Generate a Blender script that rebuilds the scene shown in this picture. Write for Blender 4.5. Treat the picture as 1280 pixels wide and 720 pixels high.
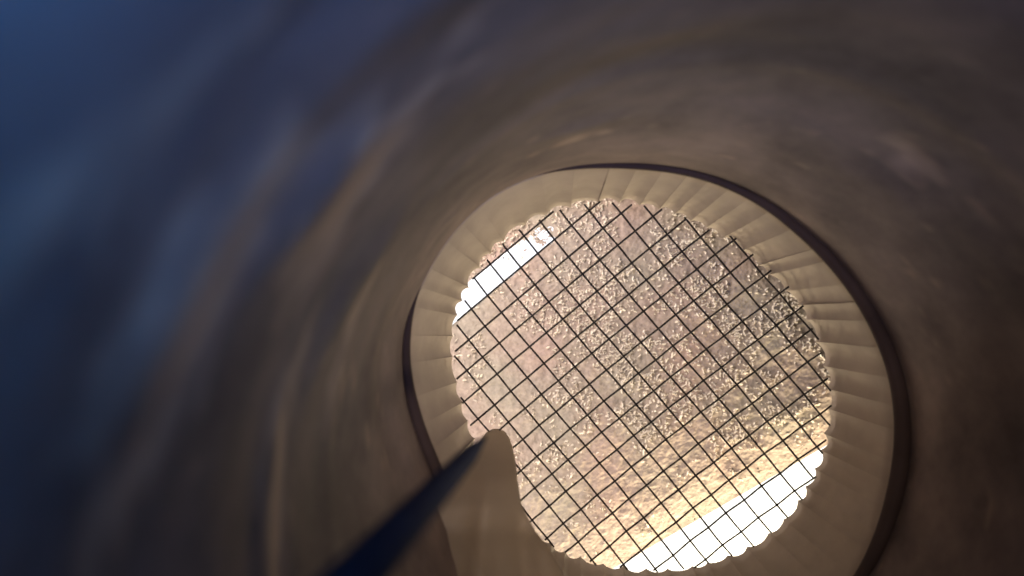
import bpy, bmesh, math, random
import numpy as np
from mathutils import Vector, Matrix

# ------------------------------------------------------------------ scene, camera, light
scene = bpy.context.scene
C = scene.collection
for o in list(bpy.data.objects):
    bpy.data.objects.remove(o)
random.seed(7)
rng = np.random.default_rng(7)

FOC = 914.0                       # focal length in pixels of the 1280 px wide photograph
AX, AZ = 0.0325, -0.0268          # the duct axis, parallel to the view, right of and below the lens
Y_RIM, Y_RING, Y_MESH, Y_WALL = 0.195, 0.163, 0.1925, 0.262

cam_d = bpy.data.cameras.new('camera')
cam = bpy.data.objects.new('camera', cam_d); C.objects.link(cam)
cam.rotation_euler = (math.radians(90), 0, 0)
cam_d.sensor_width = 36.0
cam_d.lens = FOC / 1280 * 36.0
cam_d.clip_start = 0.001; cam_d.clip_end = 20
cam_d.dof.use_dof = True
cam_d.dof.focus_distance = 0.215
cam_d.dof.aperture_fstop = 12.0
scene.camera = cam

world = bpy.data.worlds.new('World'); scene.world = world
world.use_nodes = True
bg = world.node_tree.nodes['Background']
bg.inputs[0].default_value = (0.25, 0.45, 1.0, 1); bg.inputs[1].default_value = 0.004
vs = scene.view_settings
vs.view_transform = 'Standard'; vs.look = 'None'; vs.exposure = 0; vs.gamma = 1
vs.use_curve_mapping = False
scene.cycles.max_bounces = 10; scene.cycles.diffuse_bounces = 6
scene.cycles.use_denoising = True

def area(name, loc, target, size, power, col, size_y=None, spread=180):
    l = bpy.data.lights.new(name, 'AREA'); l.energy = power; l.color = col
    l.size = size; l.spread = math.radians(spread)
    if size_y: l.shape = 'RECTANGLE'; l.size_y = size_y
    o = bpy.data.objects.new(name, l); C.objects.link(o); o.location = loc
    o.rotation_euler = (Vector(target) - Vector(loc)).to_track_quat('-Z', 'Y').to_euler()
    return o
# ambient fill for the far wall: two unseen lamps added beside the duct
area('wall_fill', (AX - 0.10, 0.185, AZ + 0.10), (AX, Y_WALL, AZ), 0.05, 0.36, (1.0, 0.87, 0.78))
area('wall_fill', (AX - 0.10, 0.185, AZ - 0.09), (AX, Y_WALL, AZ), 0.05, 0.24, (1.0, 0.88, 0.79))
# cool light from the open end behind the lens, given by two unseen lamps
area('cool_light', (0.002, -0.012, 0.004), (-0.024, 0.013, 0.013), 0.008, 0.0115, (0.02, 0.29, 1.0), spread=130)
area('cool_light', (0.004, -0.035, 0.012), (0.004, 0.04, 0.034), 0.012, 0.026, (0.16, 0.33, 1.0), spread=70)

# added weak warm fill spot, shining down the duct to brighten the collar
sp = bpy.data.lights.new('collar_fill', 'SPOT'); sp.energy = 0.86; sp.color = (1.0, 0.80, 0.62)
sp.spot_size = math.radians(45); sp.spot_blend = 1.0; sp.shadow_soft_size = 0.006
so = bpy.data.objects.new('collar_fill', sp); C.objects.link(so); so.location = (AX - 0.004, -0.03, AZ + 0.004)
so.rotation_euler = (Vector((AX - 0.007, 0.18, AZ + 0.002)) - so.location).to_track_quat('-Z', 'Y').to_euler()

# ------------------------------------------------------------------ helpers
def px(x, y, d):
    """the point at depth d that the photograph shows at pixel x, y"""
    return Vector(((x - 640) / FOC * d, d, -(y - 360) / FOC * d))

def link(name, me, mat, parent=None, smooth=True):
    o = bpy.data.objects.new(name, me); C.objects.link(o)
    if mat and not me.materials: me.materials.append(mat)
    if smooth:
        me.polygons.foreach_set('use_smooth', [True] * len(me.polygons))
    if parent: o.parent = parent
    return o

def mesh(name, V, F):
    me = bpy.data.meshes.new(name)
    me.from_pydata([tuple(v) for v in V], [], [tuple(f) for f in F]); me.update()
    return me

def fix_normals(me):
    bm = bmesh.new(); bm.from_mesh(me)
    bmesh.ops.recalc_face_normals(bm, faces=bm.faces)
    bm.to_mesh(me); bm.free()

def tag(o, label, cat, group=None, kind=None):
    if label: o['label'] = label
    if cat: o['category'] = cat
    if group: o['group'] = group
    if kind: o['kind'] = kind
    return o

def interp_ang(pts, cx, cy):
    """radius as a function of the angle from measured outline points (periodic, smooth)"""
    a = np.array([math.atan2(-(y - cy), x - cx) for x, y in pts])
    r = np.array([math.hypot(x - cx, y - cy) for x, y in pts])
    k = np.argsort(a); a = a[k]; r = r[k]
    g = np.linspace(-math.pi, math.pi, 721)
    v = np.interp(g, np.r_[a - 2 * math.pi, a, a + 2 * math.pi], np.r_[r, r, r])
    ker = np.hanning(41); ker /= ker.sum()
    v = np.convolve(np.r_[v[-61:-1], v, v[1:61]], ker, 'same')[60:-60]
    return lambda t: np.interp((np.asarray(t) + math.pi) % (2 * math.pi) - math.pi, g, v)

_tab = {}
def vnoise(u, v, seed, wrap=None):
    """smooth value noise; wrap = period in u"""
    if seed not in _tab: _tab[seed] = np.random.default_rng(seed).random((256, 256))
    T = _tab[seed]
    iu = np.floor(u).astype(int); iv = np.floor(v).astype(int)
    fu = u - iu; fv = v - iv
    fu = fu * fu * (3 - 2 * fu); fv = fv * fv * (3 - 2 * fv)
    w = wrap or 256
    a = T[iu % w, iv % 256]; b = T[(iu + 1) % w, iv % 256]
    c = T[iu % w, (iv + 1) % 256]; d = T[(iu + 1) % w, (iv + 1) % 256]
    return (a * (1 - fu) + b * fu) * (1 - fv) + (c * (1 - fu) + d * fu) * fv - 0.5

def tube(pts, radii, seg=8, flat=1.0):
    """round bar along a polyline, capped"""
    V, F = [], []; n = len(pts)
    up = Vector((0.3, 1, 0.2)).normalized()
    for k in range(n):
        t = (pts[min(k + 1, n - 1)] - pts[max(k - 1, 0)]).normalized()
        a = t.cross(up).normalized(); b = t.cross(a).normalized()
        for s in range(seg):
            q = 2 * math.pi * s / seg
            V.append(pts[k] + a * math.cos(q) * radii[k] + b * math.sin(q) * radii[k] * flat)
    for k in range(n - 1):
        for s in range(seg):
            s2 = (s + 1) % seg
            F.append((k * seg + s, k * seg + s2, (k + 1) * seg + s2, (k + 1) * seg + s))
    F.append(tuple(range(seg))[::-1]); F.append(tuple((n - 1) * seg + s for s in range(seg)))
    return V, F

# ------------------------------------------------------------------ materials
def new_mat(name):
    m = bpy.data.materials.new(name); m.use_nodes = True
    nt = m.node_tree; return m, nt, nt.nodes['Principled BSDF']

def plastic(name, c1, c2, scale, rough, bump=0.0, bscale=200.0, bdist=0.0005, spec=0.5):
    m, nt, p = new_mat(name); N = nt.nodes; L = nt.links
    tc = N.new('ShaderNodeTexCoord')
    n = N.new('ShaderNodeTexNoise'); n.inputs['Scale'].default_value = scale
    n.inputs['Detail'].default_value = 6; n.inputs['Roughness'].default_value = 0.6
    L.new(tc.outputs['Object'], n.inputs['Vector'])
    r = N.new('ShaderNodeValToRGB'); r.color_ramp.elements[0].position = 0.32; r.color_ramp.elements[1].position = 0.7
    r.color_ramp.elements[0].color = (*c1, 1); r.color_ramp.elements[1].color = (*c2, 1)
    L.new(n.outputs['Fac'], r.inputs['Fac']); L.new(r.outputs['Color'], p.inputs['Base Color'])
    p.inputs['Roughness'].default_value = rough
    p.inputs['Specular IOR Level'].default_value = spec
    if bump:
        b = N.new('ShaderNodeBump'); b.inputs['Strength'].default_value = bump; b.inputs['Distance'].default_value = bdist
        n2 = N.new('ShaderNodeTexNoise'); n2.inputs['Scale'].default_value = bscale; n2.inputs['Detail'].default_value = 4
        L.new(tc.outputs['Object'], n2.inputs['Vector']); L.new(n2.outputs['Fac'], b.inputs['Height'])
        L.new(b.outputs['Normal'], p.inputs['Normal'])
    return m

M_duct = plastic('duct_plastic', (0.10, 0.075, 0.070), (0.28, 0.215, 0.185), 42, 0.7, 0.15, 160, spec=0.2)
M_flute = plastic('collar_plastic', (0.34, 0.28, 0.22), (0.46, 0.38, 0.30), 60, 0.75, 0.15, 300)
def translucent(m, amount, col):
    nt = m.node_tree; p = nt.nodes['Principled BSDF']; out = nt.nodes['Material Output']
    t = nt.nodes.new('ShaderNodeBsdfTranslucent'); t.inputs['Color'].default_value = (*col, 1)
    x = nt.nodes.new('ShaderNodeMixShader'); x.inputs[0].default_value = amount
    nt.links.new(p.outputs[0], x.inputs[1]); nt.links.new(t.outputs[0], x.inputs[2]); nt.links.new(x.outputs[0], out.inputs['Surface'])
    return m
M_tongue = translucent(plastic('tongue_plastic', (0.30, 0.245, 0.19), (0.40, 0.33, 0.26), 60, 0.6), 0.42, (0.72, 0.62, 0.50))
M_ring = plastic('seal_rubber', (0.045, 0.030, 0.028), (0.07, 0.047, 0.043), 80, 0.8, spec=0.2)
M_rod = plastic('rod_coating', (0.035, 0.042, 0.065), (0.055, 0.065, 0.095), 90, 0.9, spec=0.06)
M_wire = plastic('dark_wire', (0.005, 0.004, 0.004), (0.018, 0.013, 0.010), 900, 0.6, spec=0.25)
M_chip = plastic('cream_chip', (0.56, 0.49, 0.41), (0.82, 0.77, 0.69), 300, 0.6, spec=0.25)
M_grit = plastic('dark_grit', (0.02, 0.015, 0.012), (0.05, 0.035, 0.03), 300, 0.8)

def plaster():
    m, nt, p = new_mat('roughcast_plaster'); N = nt.nodes; L = nt.links
    tc = N.new('ShaderNodeTexCoord')
    def noise(s, d=5):
        n = N.new('ShaderNodeTexNoise'); n.inputs['Scale'].default_value = s; n.inputs['Detail'].default_value = d
        L.new(tc.outputs['Object'], n.inputs['Vector']); return n
    a = noise(38, 3); b = noise(420, 6)
    r = N.new('ShaderNodeValToRGB'); e = r.color_ramp.elements
    e[0].position = 0.33; e[0].color = (0.345, 0.31, 0.27, 1)
    e[1].position = 0.68; e[1].color = (0.39, 0.30, 0.27, 1)
    L.new(a.outputs['Fac'], r.inputs['Fac'])
    r2 = N.new('ShaderNodeValToRGB'); e = r2.color_ramp.elements
    e[0].position = 0.3; e[0].color = (0.72, 0.70, 0.66, 1); e[1].position = 0.66; e[1].color = (1.1, 1.06, 1.0, 1)
    L.new(b.outputs['Fac'], r2.inputs['Fac'])
    mx = N.new('ShaderNodeMix'); mx.data_type = 'RGBA'; mx.blend_type = 'MULTIPLY'; mx.inputs[0].default_value = 1
    L.new(r.outputs['Color'], mx.inputs[6]); L.new(r2.outputs['Color'], mx.inputs[7])
    L.new(mx.outputs[2], p.inputs['Base Color'])
    p.inputs['Roughness'].default_value = 0.75
    bp = N.new('ShaderNodeBump'); bp.inputs['Strength'].default_value = 0.5; bp.inputs['Distance'].default_value = 0.0006
    c = noise(900, 5); L.new(c.outputs['Fac'], bp.inputs['Height']); L.new(bp.outputs['Normal'], p.inputs['Normal'])
    return m
M_plaster = plaster()

def glow(name, col, strength):
    m, nt, p = new_mat(name)
    p.inputs['Base Color'].default_value = (0.25, 0.25, 0.24, 1); p.inputs['Roughness'].default_value = 0.4
    p.inputs['Emission Color'].default_value = (*col, 1); p.inputs['Emission Strength'].default_value = strength
    return m
M_glow_panel = glow('glow_white', (1.0, 0.97, 0.90), 1.7)
M_strip = glow('glow_cool', (0.86, 0.90, 1.0), 1.15)
M_edge = plastic('panel_frame', (0.5, 0.48, 0.44), (0.62, 0.6, 0.55), 60, 0.5)

# ------------------------------------------------------------------ outlines measured on the photograph, in metres about the axis
def about_axis(pts, d):
    q = []
    for x, y in pts:
        p = px(x, y, d); q.append((p.x - AX, -(p.z - AZ)))
    return q
rim_px = [(1037, 480), (1038, 511), (1033, 545), (1024, 580), (1002, 622), (975, 658), (939, 684), (913, 695), (870, 709), (838, 713), (790, 712),
          (740, 704), (690, 684), (655, 650), (630, 620), (606, 580), (588, 540), (573, 490), (564, 440), (567, 400), (577, 370), (602, 325),
          (640, 288), (690, 262), (735, 251), (765, 250), (810, 256), (850, 268), (885, 284), (912, 300), (940, 324), (966, 345),
          (985, 365), (1004, 385), (1022, 425), (1033, 460)]
ring_px = [(770, 209), (820, 211), (860, 217), (930, 242), (1000, 291), (1050, 341), (1092, 405), (1118, 470), (1126, 530), (1120, 600),
           (1103, 660), (1083, 705), (1030, 770), (960, 815), (860, 840), (760, 825), (660, 760), (600, 690), (508, 430), (512, 480), (528, 540), (547, 585), (516, 385),
           (538, 335), (570, 287), (615, 245), (670, 220), (715, 211)]
rim_q = about_axis(rim_px, Y_RIM); ring_q = about_axis(ring_px, Y_RING)
r_rim = interp_ang(rim_q, 0, 0); r_ring = interp_ang(ring_q, 0, 0)
def on(th, r, y):
    return Vector((AX + math.cos(th) * r, y, AZ + math.sin(th) * r))

# ------------------------------------------------------------------ the duct
duct = bpy.data.objects.new('vent_duct', None); C.objects.link(duct); duct.location = (AX, 0.16, AZ - 0.062)
tag(duct, 'brown plastic duct seen from inside, with fluted collar and dark ring at its end', 'duct')
bpy.context.view_layer.update()
inv = Matrix.Translation(-duct.location)
def part(name, V, F, mat, parent=duct, smooth=True):
    me = mesh(name, V, F); fix_normals(me)
    o = link(name, me, mat, parent, smooth)
    if smooth: me.set_sharp_from_angle(angle=math.radians(48))
    if parent is not None:
        base = parent
        T = Vector((0, 0, 0))
        while base is not None:
            T += base.location; base = base.parent
        o.matrix_parent_inverse = Matrix.Identity(4)
        o.location = (0, 0, 0)
        for v in me.vertices: v.co -= T
    return o

def ring_half(t):
    a = np.degrees(t) % 360
    pts = [(0, .0019), (40, .0015), (70, .0010), (95, .0008), (108, .0005), (118, .00005), (152, .00005), (163, .0009), (180, .0014), (210, .0016), (270, .0010), (310, .0009), (325, .0016), (340, .0020), (360, .0019)]
    return np.interp(a, [p[0] for p in pts], [p[1] for p in pts])
NT, NY = 400, 190
R_DUCT = 0.0605
th = np.linspace(-math.pi, math.pi, NT, endpoint=False)
yy = np.linspace(-0.05, Y_RING + 0.0003, NY)
TH, YY = np.meshgrid(th, yy, indexing='ij')
mixf = np.clip((YY - 0.095) / (Y_RING - 0.095), 0, 1); mixf = mixf * mixf * (3 - 2 * mixf)
RR = R_DUCT * (1 - mixf) + (r_ring(TH) + 0.75 * ring_half(TH)) * mixf
U = (TH + math.pi) / (2 * math.pi)
fade = np.clip((Y_RING - YY) / 0.02, 0, 1)
# wrinkles: uneven hoops plus broad dents
for k, (s, a) in enumerate(((10, 0.0013), (20, 0.0006), (60, 0.0002))):
    RR += fade * a * vnoise(U * s * 0.7 // 1e9 + U * int(s * .7), YY * s * 5.0, 20 + k, int(s * .7))
for k, (y0, w, a) in enumerate(((0.092, 0.004, 0.0017), (0.104, 0.003, 0.0010), (0.118, 0.006, 0.0010), (0.134, 0.006, 0.0006), (0.149, 0.005, 0.0005),
                                (0.070, 0.006, 0.0007), (0.052, 0.006, 0.0006))):
    m = np.clip(0.25 + 2.2 * vnoise(U * 9, YY * 0 + 3.3 * k, 40 + k, 9), 0, 1)
    yc = y0 + 0.010 * vnoise(U * 6, YY * 0 + 1.7 * k, 60 + k, 6)
    RR -= 0.5 * a * m * np.exp(-((YY - yc) / w) ** 2)
def dent(ix, iy, amp, sy, st):
    dx, dz = (ix - 640) / FOC, -(iy - 360) / FOC            # a dent on the duct wall met by that line of sight
    A = dx * dx + dz * dz; B = -2 * (dx * AX + dz * AZ); Cc = AX * AX + AZ * AZ - R_DUCT ** 2
    d = (-B + math.sqrt(B * B - 4 * A * Cc)) / (2 * A)
    t = math.atan2(dz * d - AZ, dx * d - AX)
    dt = (TH - t + math.pi) % (2 * math.pi) - math.pi
    return -1.15 * amp * np.exp(-((YY - d) / (1.3 * sy)) ** 2 - (dt * R_DUCT / (1.2 * st)) ** 2)
for a in ((215, 390, 0.0008, 0.004, 0.010), (395, 235, 0.0012, 0.004, 0.007), (325, 620, 0.0012, 0.0025, 0.012), (415, 390, 0.0010, 0.004, 0.009),
          (720, 145, 0.0009, 0.003, 0.007), (1140, 180, -0.0007, 0.004, 0.004), (470, 300, 0.0009, 0.004, 0.006), (560, 270, 0.0004, 0.0015, 0.004)):
    RR += dent(*a)
X = AX + np.cos(TH) * RR; Z = AZ + np.sin(TH) * RR
V = np.stack([X, YY, Z], -1).reshape(-1, 3).tolist()
RO = np.maximum(RR, 0) + 0.0025
Vo = np.stack([AX + np.cos(TH) * RO, YY, AZ + np.sin(TH) * RO], -1)[:, ::10].reshape(-1, 3)
ny2 = len(range(0, NY, 10)); n0 = len(V)
V = V + Vo.tolist(); F = []
for i in range(NT):
    j = (i + 1) % NT
    for k in range(NY - 1):
        F.append((i * NY + k, i * NY + k + 1, j * NY + k + 1, j * NY + k))
    for k in range(ny2 - 1):
        F.append((n0 + i * ny2 + k, n0 + j * ny2 + k, n0 + j * ny2 + k + 1, n0 + i * ny2 + k + 1))
    F.append((i * NY, j * NY, n0 + j * ny2, n0 + i * ny2))
    F.append((i * NY + NY - 1, n0 + i * ny2 + ny2 - 1, n0 + j * ny2 + ny2 - 1, j * NY + NY - 1))
dw = part('duct_wall', V, F, M_duct)
LIT = np.zeros_like(RR)  # patches of warm light painted into the duct wall's colour as tan
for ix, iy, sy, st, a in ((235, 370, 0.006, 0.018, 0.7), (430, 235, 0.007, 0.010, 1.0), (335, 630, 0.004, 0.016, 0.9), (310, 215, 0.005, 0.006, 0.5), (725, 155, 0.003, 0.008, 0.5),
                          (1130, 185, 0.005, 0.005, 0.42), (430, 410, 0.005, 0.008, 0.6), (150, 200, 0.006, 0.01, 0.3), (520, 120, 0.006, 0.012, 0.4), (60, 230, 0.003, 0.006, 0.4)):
    LIT = np.maximum(LIT, a * dent(ix, iy, -1 / 1.15, sy, st))
LIT = np.clip((LIT - 0.22 + 0.55 * vnoise(U * 60, YY * 260, 91, 60) + 0.3 * vnoise(U * 130, YY * 600, 92, 130)) * 1.7, 0, 1)
at = dw.data.attributes.new('lit_patch', 'FLOAT', 'POINT')
vals = np.zeros(len(dw.data.vertices), np.float32); vals[:NT * NY] = LIT.reshape(-1); at.data.foreach_set('value', vals)
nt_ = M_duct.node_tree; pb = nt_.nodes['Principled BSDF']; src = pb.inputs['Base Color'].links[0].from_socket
an = nt_.nodes.new('ShaderNodeAttribute'); an.attribute_name = 'lit_patch'
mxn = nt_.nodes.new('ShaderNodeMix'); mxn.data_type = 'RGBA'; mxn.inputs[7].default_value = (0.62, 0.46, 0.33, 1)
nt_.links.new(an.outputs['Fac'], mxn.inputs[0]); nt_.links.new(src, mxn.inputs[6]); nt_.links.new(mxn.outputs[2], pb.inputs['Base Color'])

# dark sealing ring: thick on the right, thin along the top, sunk out of sight at the upper left
V, F = [], []; NS = 260; K = 10
for i in range(NS):
    t = 2 * math.pi * i / NS; h = ring_half(t); rc = float(r_ring(t)) + 0.0001
    for k in range(K):
        q = 2 * math.pi * k / K
        V.append(on(t, rc + math.cos(q) * h * 0.98, Y_RING - 0.0006 + math.sin(q) * h * 0.8))
for i in range(NS):
    for k in range(K):
        F.append((i * K + k, i * K + (k + 1) % K, ((i + 1) % NS) * K + (k + 1) % K, ((i + 1) % NS) * K + k))
part('sealing_ring', V, F, M_ring)

# collar: an outer sleeve, and inside it one trough-shaped flute beside the other
def collar_r(t, y):
    f = (y - Y_RING) / (Y_RIM - Y_RING)
    return (float(r_ring(t)) + 0.55 * float(ring_half(t)) - 0.00005) * (1 - f) + float(r_rim(t)) * f
V, F = [], []; NS = 200
lev = [Y_RING + 0.001, 0.172, 0.184, Y_RIM - 0.001]
for i in range(NS):
    t = 2 * math.pi * i / NS
    for y in lev: V.append(on(t, collar_r(t, y) + 0.0022, y))
    for y in lev[::-1]: V.append(on(t, collar_r(t, y) + 0.0042, y))
for i in range(NS):
    j = (i + 1) % NS
    for k in range(8):
        F.append((i * 8 + k, i * 8 + (k + 1) % 8, j * 8 + (k + 1) % 8, j * 8 + k))
collar = part('collar', V, F, M_flute)
NF = 58
w = 1 + 0.6 * (rng.random(NF) - 0.5); w = np.cumsum(w) / w.sum() * 2 * math.pi
for n in range(NF):
    t0 = w[n - 1] - (2 * math.pi if n == 0 else 0); t1 = w[n]
    V, F = [], []; S = 6; ys = [Y_RING + 0.0005, 0.174, 0.186, Y_RIM]
    deep = 0.5 + 0.9 * rng.random(); lean = 0.0007 * (rng.random() - 0.35); off = 0.0003 * (rng.random() - 0.5)
    for a in range(S + 1):
        s = a / S; t = t0 + (t1 - t0) * s
        for b, y in enumerate(ys):
            f = b / 3
            lobe = (math.sin(math.pi * s) ** 0.8 - 0.6) * f + (math.sin(math.pi * s) ** 2 - 0.5) * (1 - f)
            V.append(on(t, collar_r(t, y) + lobe * deep * ((0.00058 if b else 0.0) + 0.00048 * f ** 2.5) + (off + lean * (s - 0.5)) * (0.4 + 0.6 * f) * (1 if b else 0), y + (0.0003 * (rng.random() - .5) if b == 3 else 0)))
    m = len(V)
    for a in range(S + 1):
        t = t0 + (t1 - t0) * a / S
        for b, y in enumerate(ys):
            V.append(on(t, collar_r(t, y) + 0.0018, y - (0.0004 if b == 3 else 0)))
    for a in range(S):
        for b in range(3):
            i = a * 4 + b
            F.append((i, i + 4, i + 5, i + 1)); 
            if b != 1: pass
            F.append((m + i, m + i + 1, m + i + 5, m + i + 4))
        F.append((a * 4 + 3, a * 4 + 7, m + a * 4 + 7, m + a * 4 + 3))
        F.append((a * 4, m + a * 4, m + a * 4 + 4, a * 4 + 4))
    for a in (0, S):
        for b in range(3):
            i = a * 4 + b
            F.append((i, i + 1, m + i + 1, m + i))
    part('flute', V, F, M_flute, collar)

# plastic tongue that rises over the lower left of the opening
ty = [536, 540, 548, 560, 580, 600, 632, 662, 690, 740, 830]
tl = [616, 608, 602, 593, 574, 550, 530, 518, 505, 482, 450]
tr = [624, 632, 637, 641, 645, 647, 652, 668, 690, 716, 752]
td = [.1925, .1915, .187, .180, .169, .161, .156, .155, .151, .146, .138]
NR, NU = 44, 28; V, F = [], []
rows = np.r_[np.linspace(536, 548, 8), np.linspace(551, 830, NR - 8)]
for side in (0, 1):
    for y in rows:
        l, r, d = np.interp(y, ty, tl), np.interp(y, ty, tr), np.interp(y, ty, td)
        for k in range(NU):
            u = -1 + 2 * k / (NU - 1); x = (l + r) / 2 + u * (r - l) / 2
            bulge = 0.0036 * math.sqrt(max(0, 1 - u * u * 0.98))
            g = min(1, max(0, (y - 560) / 100))
            fold = g * (0.0026 * math.exp(-((x - 606 + (y - 640) * .1) / 14) ** 2) - 0.0026 * math.exp(-((x - 648 - (y - 640) * .15) / 16) ** 2) + 0.0005 * math.sin(x / 13 + y / 60))
            V.append(px(x, y, d + (0.0034 - bulge - fold if side == 0 else 0.0052)))
m = NR * NU
for a in range(NR - 1):
    for k in range(NU - 1):
        i = a * NU + k
        F.append((i, i + 1, i + NU + 1, i + NU)); F.append((m + i, m + i + NU, m + i + NU + 1, m + i + 1))
    for k in (0, NU - 1):
        i = a * NU + k; F.append((i, i + NU, m + i + NU, m + i))
for k in range(NU - 1):
    for i in (k, (NR - 1) * NU + k): F.append((i, i + 1, m + i + 1, m + i))
part('tongue', V, F, M_tongue)

# ------------------------------------------------------------------ the wire screen
COEF = np.array([[1.1516282755, -1.0824574991], [169.582797243, -138.179401156], [145.884872915, 170.361524275], [6.013103256, -1.324002394],
                 [5.142918996, 1.819134255], [4.813641117, 1.709959213], [1.682506395, -1.777522555], [-1.155371264, 5.651653906],
                 [2.090987868, -0.218683241], [-1.824728579, 4.580801193]])
def grid(i, j):
    a, b = np.clip(i, -9, 9) / 8, np.clip(j, -9.5, 9.5) / 8
    da, db = i / 8 - a, j / 8 - b
    f = np.array([1, a, b, a * a, a * b, b * b, a ** 3, a * a * b, a * b * b, b ** 3])
    p = f @ COEF + da * COEF[1] + db * COEF[2]
    return 738.75 + p[0], 442.5 + p[1]
screen = bpy.data.objects.new('wire_screen', None); C.objects.link(screen); screen.location = (AX, Y_MESH, AZ - 0.05)
tag(screen, 'round screen of woven dark wire stretched across the open end of the duct', 'wire screen')
WR = 0.000265
def wire(const, fixed):
    """one woven wire: fixed index, running over and under the crossing wires"""
    run = []
    ph = rng.random() * 10
    for s in np.arange(-14, 14.01, 0.125):
        i, j = (fixed, s) if const == 'i' else (s, fixed)
        wob = 0.5 * math.sin(s * 0.9 + ph) + 0.35 * math.sin(s * 2.3 + ph * 2)
        x, y = grid(i, j)
        p = px(x, y, Y_MESH)
        p.x += wob * 0.00008; p.z += wob * 0.00007
        r = math.hypot(p.x - AX, p.z - AZ); t = math.atan2(p.z - AZ, p.x - AX)
        d = math.degrees(t)
        extra = 0.0013 if 22 < d < 62 else -0.0001
        sgn = 1 if int(round(fixed)) % 2 == 0 else -1
        if const == 'j': sgn = -sgn
        p.y += sgn * math.cos(math.pi * s) * WR * 0.95
        if r < float(r_rim(t)) * (Y_MESH / Y_RIM) + extra * 1.0 + 0.0001: run.append(p)
    if len(run) < 4: return
    V, F = tube(run, [WR * (1 + 0.12 * (rng.random() - .5)) for _ in run], 6)
    return part('wire', V, F, M_wire, screen), run
for f in range(-13, 14):
    for c in 'ij':
        res = wire(c, f)
        if res and c == 'i' : last = res
# knotted end on the outermost wire, upper right
o, run = last
bm = bmesh.new(); bmesh.ops.create_icosphere(bm, subdivisions=2, radius=0.00055, matrix=Matrix.Translation(run[0] - Vector(screen.location)))
me = bpy.data.meshes.new('wire_knot'); bm.to_mesh(me); bm.free(); link('wire_knot', me, M_wire, o)

# ------------------------------------------------------------------ the rough wall beyond
N = 560; half = 0.125; cx0, cz0 = px(800, 482, Y_WALL).x, px(800, 482, Y_WALL).z
E0, E1 = px(735, 729, Y_WALL), px(1040, 553, Y_WALL)          # the straight edge where the added glowing panel begins
edge = (E1 - E0).normalized(); en = Vector((-edge.z, 0, edge.x))
if en.z > 0: en = -en                                           # points down right, off the wall
def below(x, z): return (x - E0.x) * en.x + (z - E0.z) * en.z
SX, SZ = np.meshgrid(np.linspace(-half, half, N), np.linspace(-half, half, N), indexing='ij')
# grid aligned with the straight edge
S_along, T_norm = SX, SZ
Wc = px(800, 482, Y_WALL); dn = below(Wc.x, Wc.z)
Tn = (T_norm + half) / (2 * half) * (half - 0.0 - dn * 1.0 + 0.0)
Tn = -0.15 + (T_norm + half) / (2 * half) * 0.15                # 0 at the edge, -0.15 far up left
PX = Wc.x - en.x * dn + edge.x * S_along + en.x * Tn
PZ = Wc.z - en.z * dn + edge.z * S_along + en.z * Tn
def relief(x, z):
    h = 0.0005 * vnoise(x * 130 + 40, z * 130 + 40, 1) + 0.0004 * vnoise(x * 420 + 90, z * 420 + 90, 2)
    h += 0.0004 * np.maximum(vnoise(x * 900 + 150, z * 900 + 150, 3), 0) + 0.0003 * vnoise(x * 2000 + 300, z * 2000 + 300, 4)
    return h
H = relief(PX, PZ) * np.clip(0.25 - Tn / 0.02, 0.25, 1)
V = np.stack([PX, Y_WALL - H, PZ], -1).reshape(-1, 3).tolist(); F = []
for i in range(N - 1):
    for j in range(N - 1):
        a = i * N + j; F.append((a, a + N, a + N + 1, a + 1))
# thickness: a skirt and a back
rimv = [i * N for i in range(N)] + [(N - 1) * N + j for j in range(1, N)] + [i * N + N - 1 for i in range(N - 2, -1, -1)] + [j for j in range(N - 2, 0, -1)]
b0 = len(V)
for r in rimv: V.append((V[r][0], Y_WALL + 0.02, V[r][2]))
for k in range(len(rimv)):
    k2 = (k + 1) % len(rimv); F.append((rimv[k], rimv[k2], b0 + k2, b0 + k))
F.append(tuple(range(b0, b0 + len(rimv))))
me = mesh('rough_wall', V, F); fix_normals(me)
wall = link('rough_wall', me, M_plaster)
tag(wall, 'grey brown roughcast wall with cream flecks filling the view behind the wire screen', 'wall')

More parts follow.
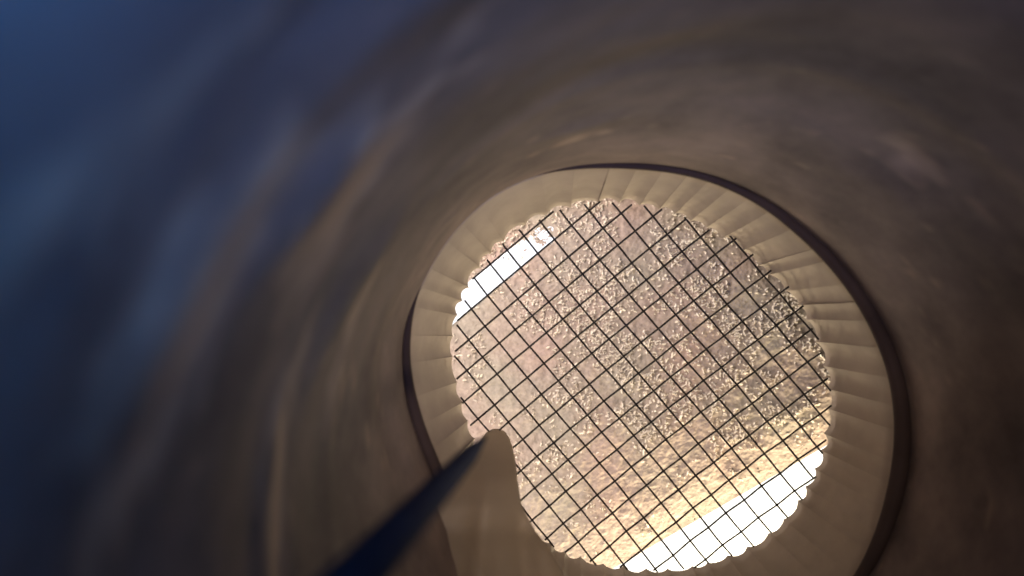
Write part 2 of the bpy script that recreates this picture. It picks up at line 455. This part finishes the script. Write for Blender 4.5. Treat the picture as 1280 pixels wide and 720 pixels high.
V, F = [], []
tries = 0; made = 0
while made < 12000 and tries < 80000:
    tries += 1
    ang = rng.random() * 6.283; rad = 0.115 * math.sqrt(rng.random())
    x, z = Wc.x + math.cos(ang) * rad, Wc.z + math.sin(ang) * rad
    if below(x, z) > -0.004: continue
    ix, iy = x / Y_WALL * FOC + 640, -z / Y_WALL * FOC + 360
    dens = 0.45 + 2.0 * float(vnoise(np.array([x * 150 + 20.]), np.array([z * 150 + 20.]), 8)[0])
    ll = (-(ix - 800) + (iy - 482)) / 300                       # sparser towards the lower left
    dens -= max(0, ll - 0.05) * 1.0
    d = -below(x, z)
    if d < 0.014: dens *= 0.25
    if rng.random() > dens: continue
    a = rng.random() * math.pi if rng.random() < 0.5 else rng.normal(0.75, 0.5)
    L = 0.0004 + 0.0015 * rng.random() ** 2; wd = 0.00014 + 0.00024 * rng.random(); hh = 0.0003 + 0.0006 * rng.random()
    n = 4; cur = rng.normal(0, 1.0); p = Vector((x, 0, z)); b0 = len(V)
    for k in range(n + 1):
        a += cur / n + rng.normal(0, 0.25)
        p = p + Vector((math.cos(a), 0, math.sin(a))) * (L / n)
        y = Y_WALL - float(relief(np.array([p.x]), np.array([p.z]))[0])
        nx, nz = -math.sin(a), math.cos(a); ww = wd * (0.4 + 0.9 * math.sin(math.pi * (k + .5) / (n + 1)))
        V.append((p.x + nx * ww, y + 0.0002, p.z + nz * ww)); V.append((p.x - nx * ww, y + 0.0002, p.z - nz * ww)); V.append((p.x, y - hh, p.z))
    for k in range(n):
        for q in range(3):
            q2 = (q + 1) % 3; F.append((b0 + k * 3 + q, b0 + k * 3 + q2, b0 + k * 3 + 3 + q2, b0 + k * 3 + 3 + q))
    F.append((b0, b0 + 1, b0 + 2)); F.append((b0 + n * 3 + 2, b0 + n * 3 + 1, b0 + n * 3))
    made += 1
o = part('plaster_fleck', V, F, M_chip, wall, smooth=False); o['kind'] = 'stuff'
print('flecks', made, tries)

# a few dark crumbs stuck on the wall near the bright edge
for x, y in ((1008, 560.6), (947.5, 586), (949, 590), (915.6, 586.5), (868, 649), (803, 663), (629, 322), (899, 652), (908, 362), (908, 367)):
    p = px(x, y, Y_WALL - 0.0006)
    if below(p.x, p.z) > -0.0005: continue
    bm = bmesh.new(); bmesh.ops.create_icosphere(bm, subdivisions=1, radius=0.0004)
    for v in bm.verts: v.co = v.co * (0.7 + 0.6 * random.random())
    me = bpy.data.meshes.new('crumb'); bm.to_mesh(me); bm.free()
    o = link('crumb', me, M_grit, wall); o.location = p

# ------------------------------------------------------------------ added glowing panel below right, added glowing strip upper left
mid = E0 + (E1 - E0) * 0.5 + en * 0.0008
panel = bpy.data.objects.new('glow_panel', None); C.objects.link(panel); panel.location = mid
tag(panel, 'white glowing sheet added for the blown out light along the lower right edge of the rough wall', 'glowing panel')
prof = [(0, 0)]
for ang, ln in ((25, .003), (8, .045)):
    a = math.radians(ang); prof.append((prof[-1][0] + math.cos(a) * ln, prof[-1][1] + math.sin(a) * ln))
for nm, pr, mt in (('glow_sheet', prof, M_glow_panel),):
    V, F = [], []
    for u in (-0.085, 0.085):
        for a, h in pr: V.append(mid + edge * u + en * a + Vector((0, -h, 0)))
        for a, h in pr[::-1]: V.append(mid + edge * u + en * a + Vector((0, -h + 0.006, 0)))
    n = len(pr) * 2
    for k in range(n): F.append((k, (k + 1) % n, n + (k + 1) % n, n + k))
    F.append(tuple(range(n))); F.append(tuple(range(n, 2 * n))[::-1])
    part(nm, V, F, mt, panel, False)
lp = mid + en * 0.0245 + Vector((0, -0.0085, 0))
lo = area('edge_fill', lp, lp - en * 0.025 + Vector((0, 0.013, 0)), 0.13, 0.27, (1.0, 0.84, 0.56), 0.006)  # unseen lamp added behind the collar rim to brighten the wall's edge
lo.rotation_euler = Matrix((edge, (en * 0.025 - Vector((0, 0.013, 0))).cross(edge).normalized(), (en * 0.025 - Vector((0, 0.013, 0))).normalized())).transposed().to_euler()
a, h = prof[-1]
V = [mid + edge * u + en * (a + da) + Vector((0, -h + dy, 0)) for u in (-0.09, 0.09) for da in (0.0005, 0.006) for dy in (-0.002, 0.009)]
part('added_frame', V, [(0, 1, 3, 2), (4, 6, 7, 5), (0, 4, 5, 1), (2, 3, 7, 6), (0, 2, 6, 4), (1, 5, 7, 3)], M_edge, panel, False)

a0, a1 = px(540, 408, Y_WALL), px(722, 260, Y_WALL)
sd = (a1 - a0).normalized(); sn = Vector((-sd.z, 0, sd.x)); V, F = [], []
ss = np.linspace(-0.35, 1, 28)
for q in ss:
    c = a0 + (a1 - a0) * q; top = 0.0010 - 0.0011 * min(1, max(0, q - 0.2) / 0.58) - 0.0006 * max(0, q - 0.8) / 0.2
    for o_, y in ((-0.0041, 0.004), (-0.0041, -top + 0.0005), (-0.0034, -top), (0.0034, -top), (0.0041, -top + 0.0005), (0.0041, 0.004)):
        V.append(c + sn * o_ + Vector((0, y, 0)))
for k in range(len(ss) - 1):
    for q in range(6): F.append((k * 6 + q, k * 6 + (q + 1) % 6, k * 6 + 6 + (q + 1) % 6, k * 6 + 6 + q))
F.append(tuple(range(6))); F.append(tuple(range(len(V) - 6, len(V)))[::-1])
me = mesh('glow_strip', V, F); fix_normals(me)
strip = link('glow_strip', me, M_strip)
tag(strip, 'cool white glowing bar added for the bright band on the rough wall at the upper left', 'glowing strip')

# ------------------------------------------------------------------ the dark rod
p0, p1 = px(608, 545, 0.105), px(425, 745, 0.050)
pts = [p0 + (p1 - p0) * q for q in np.linspace(0, 1, 14)]
while math.hypot(pts[-1].x - AX, pts[-1].z - AZ) < R_DUCT - 0.0015 and pts[-1].y > -0.03: pts.append(pts[-1] + (p1 - p0) * 0.1)
rad = [0.00012, 0.00055, 0.0009] + [min(0.0024, 0.0012 + 0.0010 * k / 12) for k in range(len(pts) - 3)]
V, F = tube(pts, rad, 14)
me = mesh('rod', V, F); fix_normals(me)
rod = link('rod', me, M_rod)
tag(rod, 'dark navy rod lying along the lower left of the duct, its tip at the screen', 'rod')
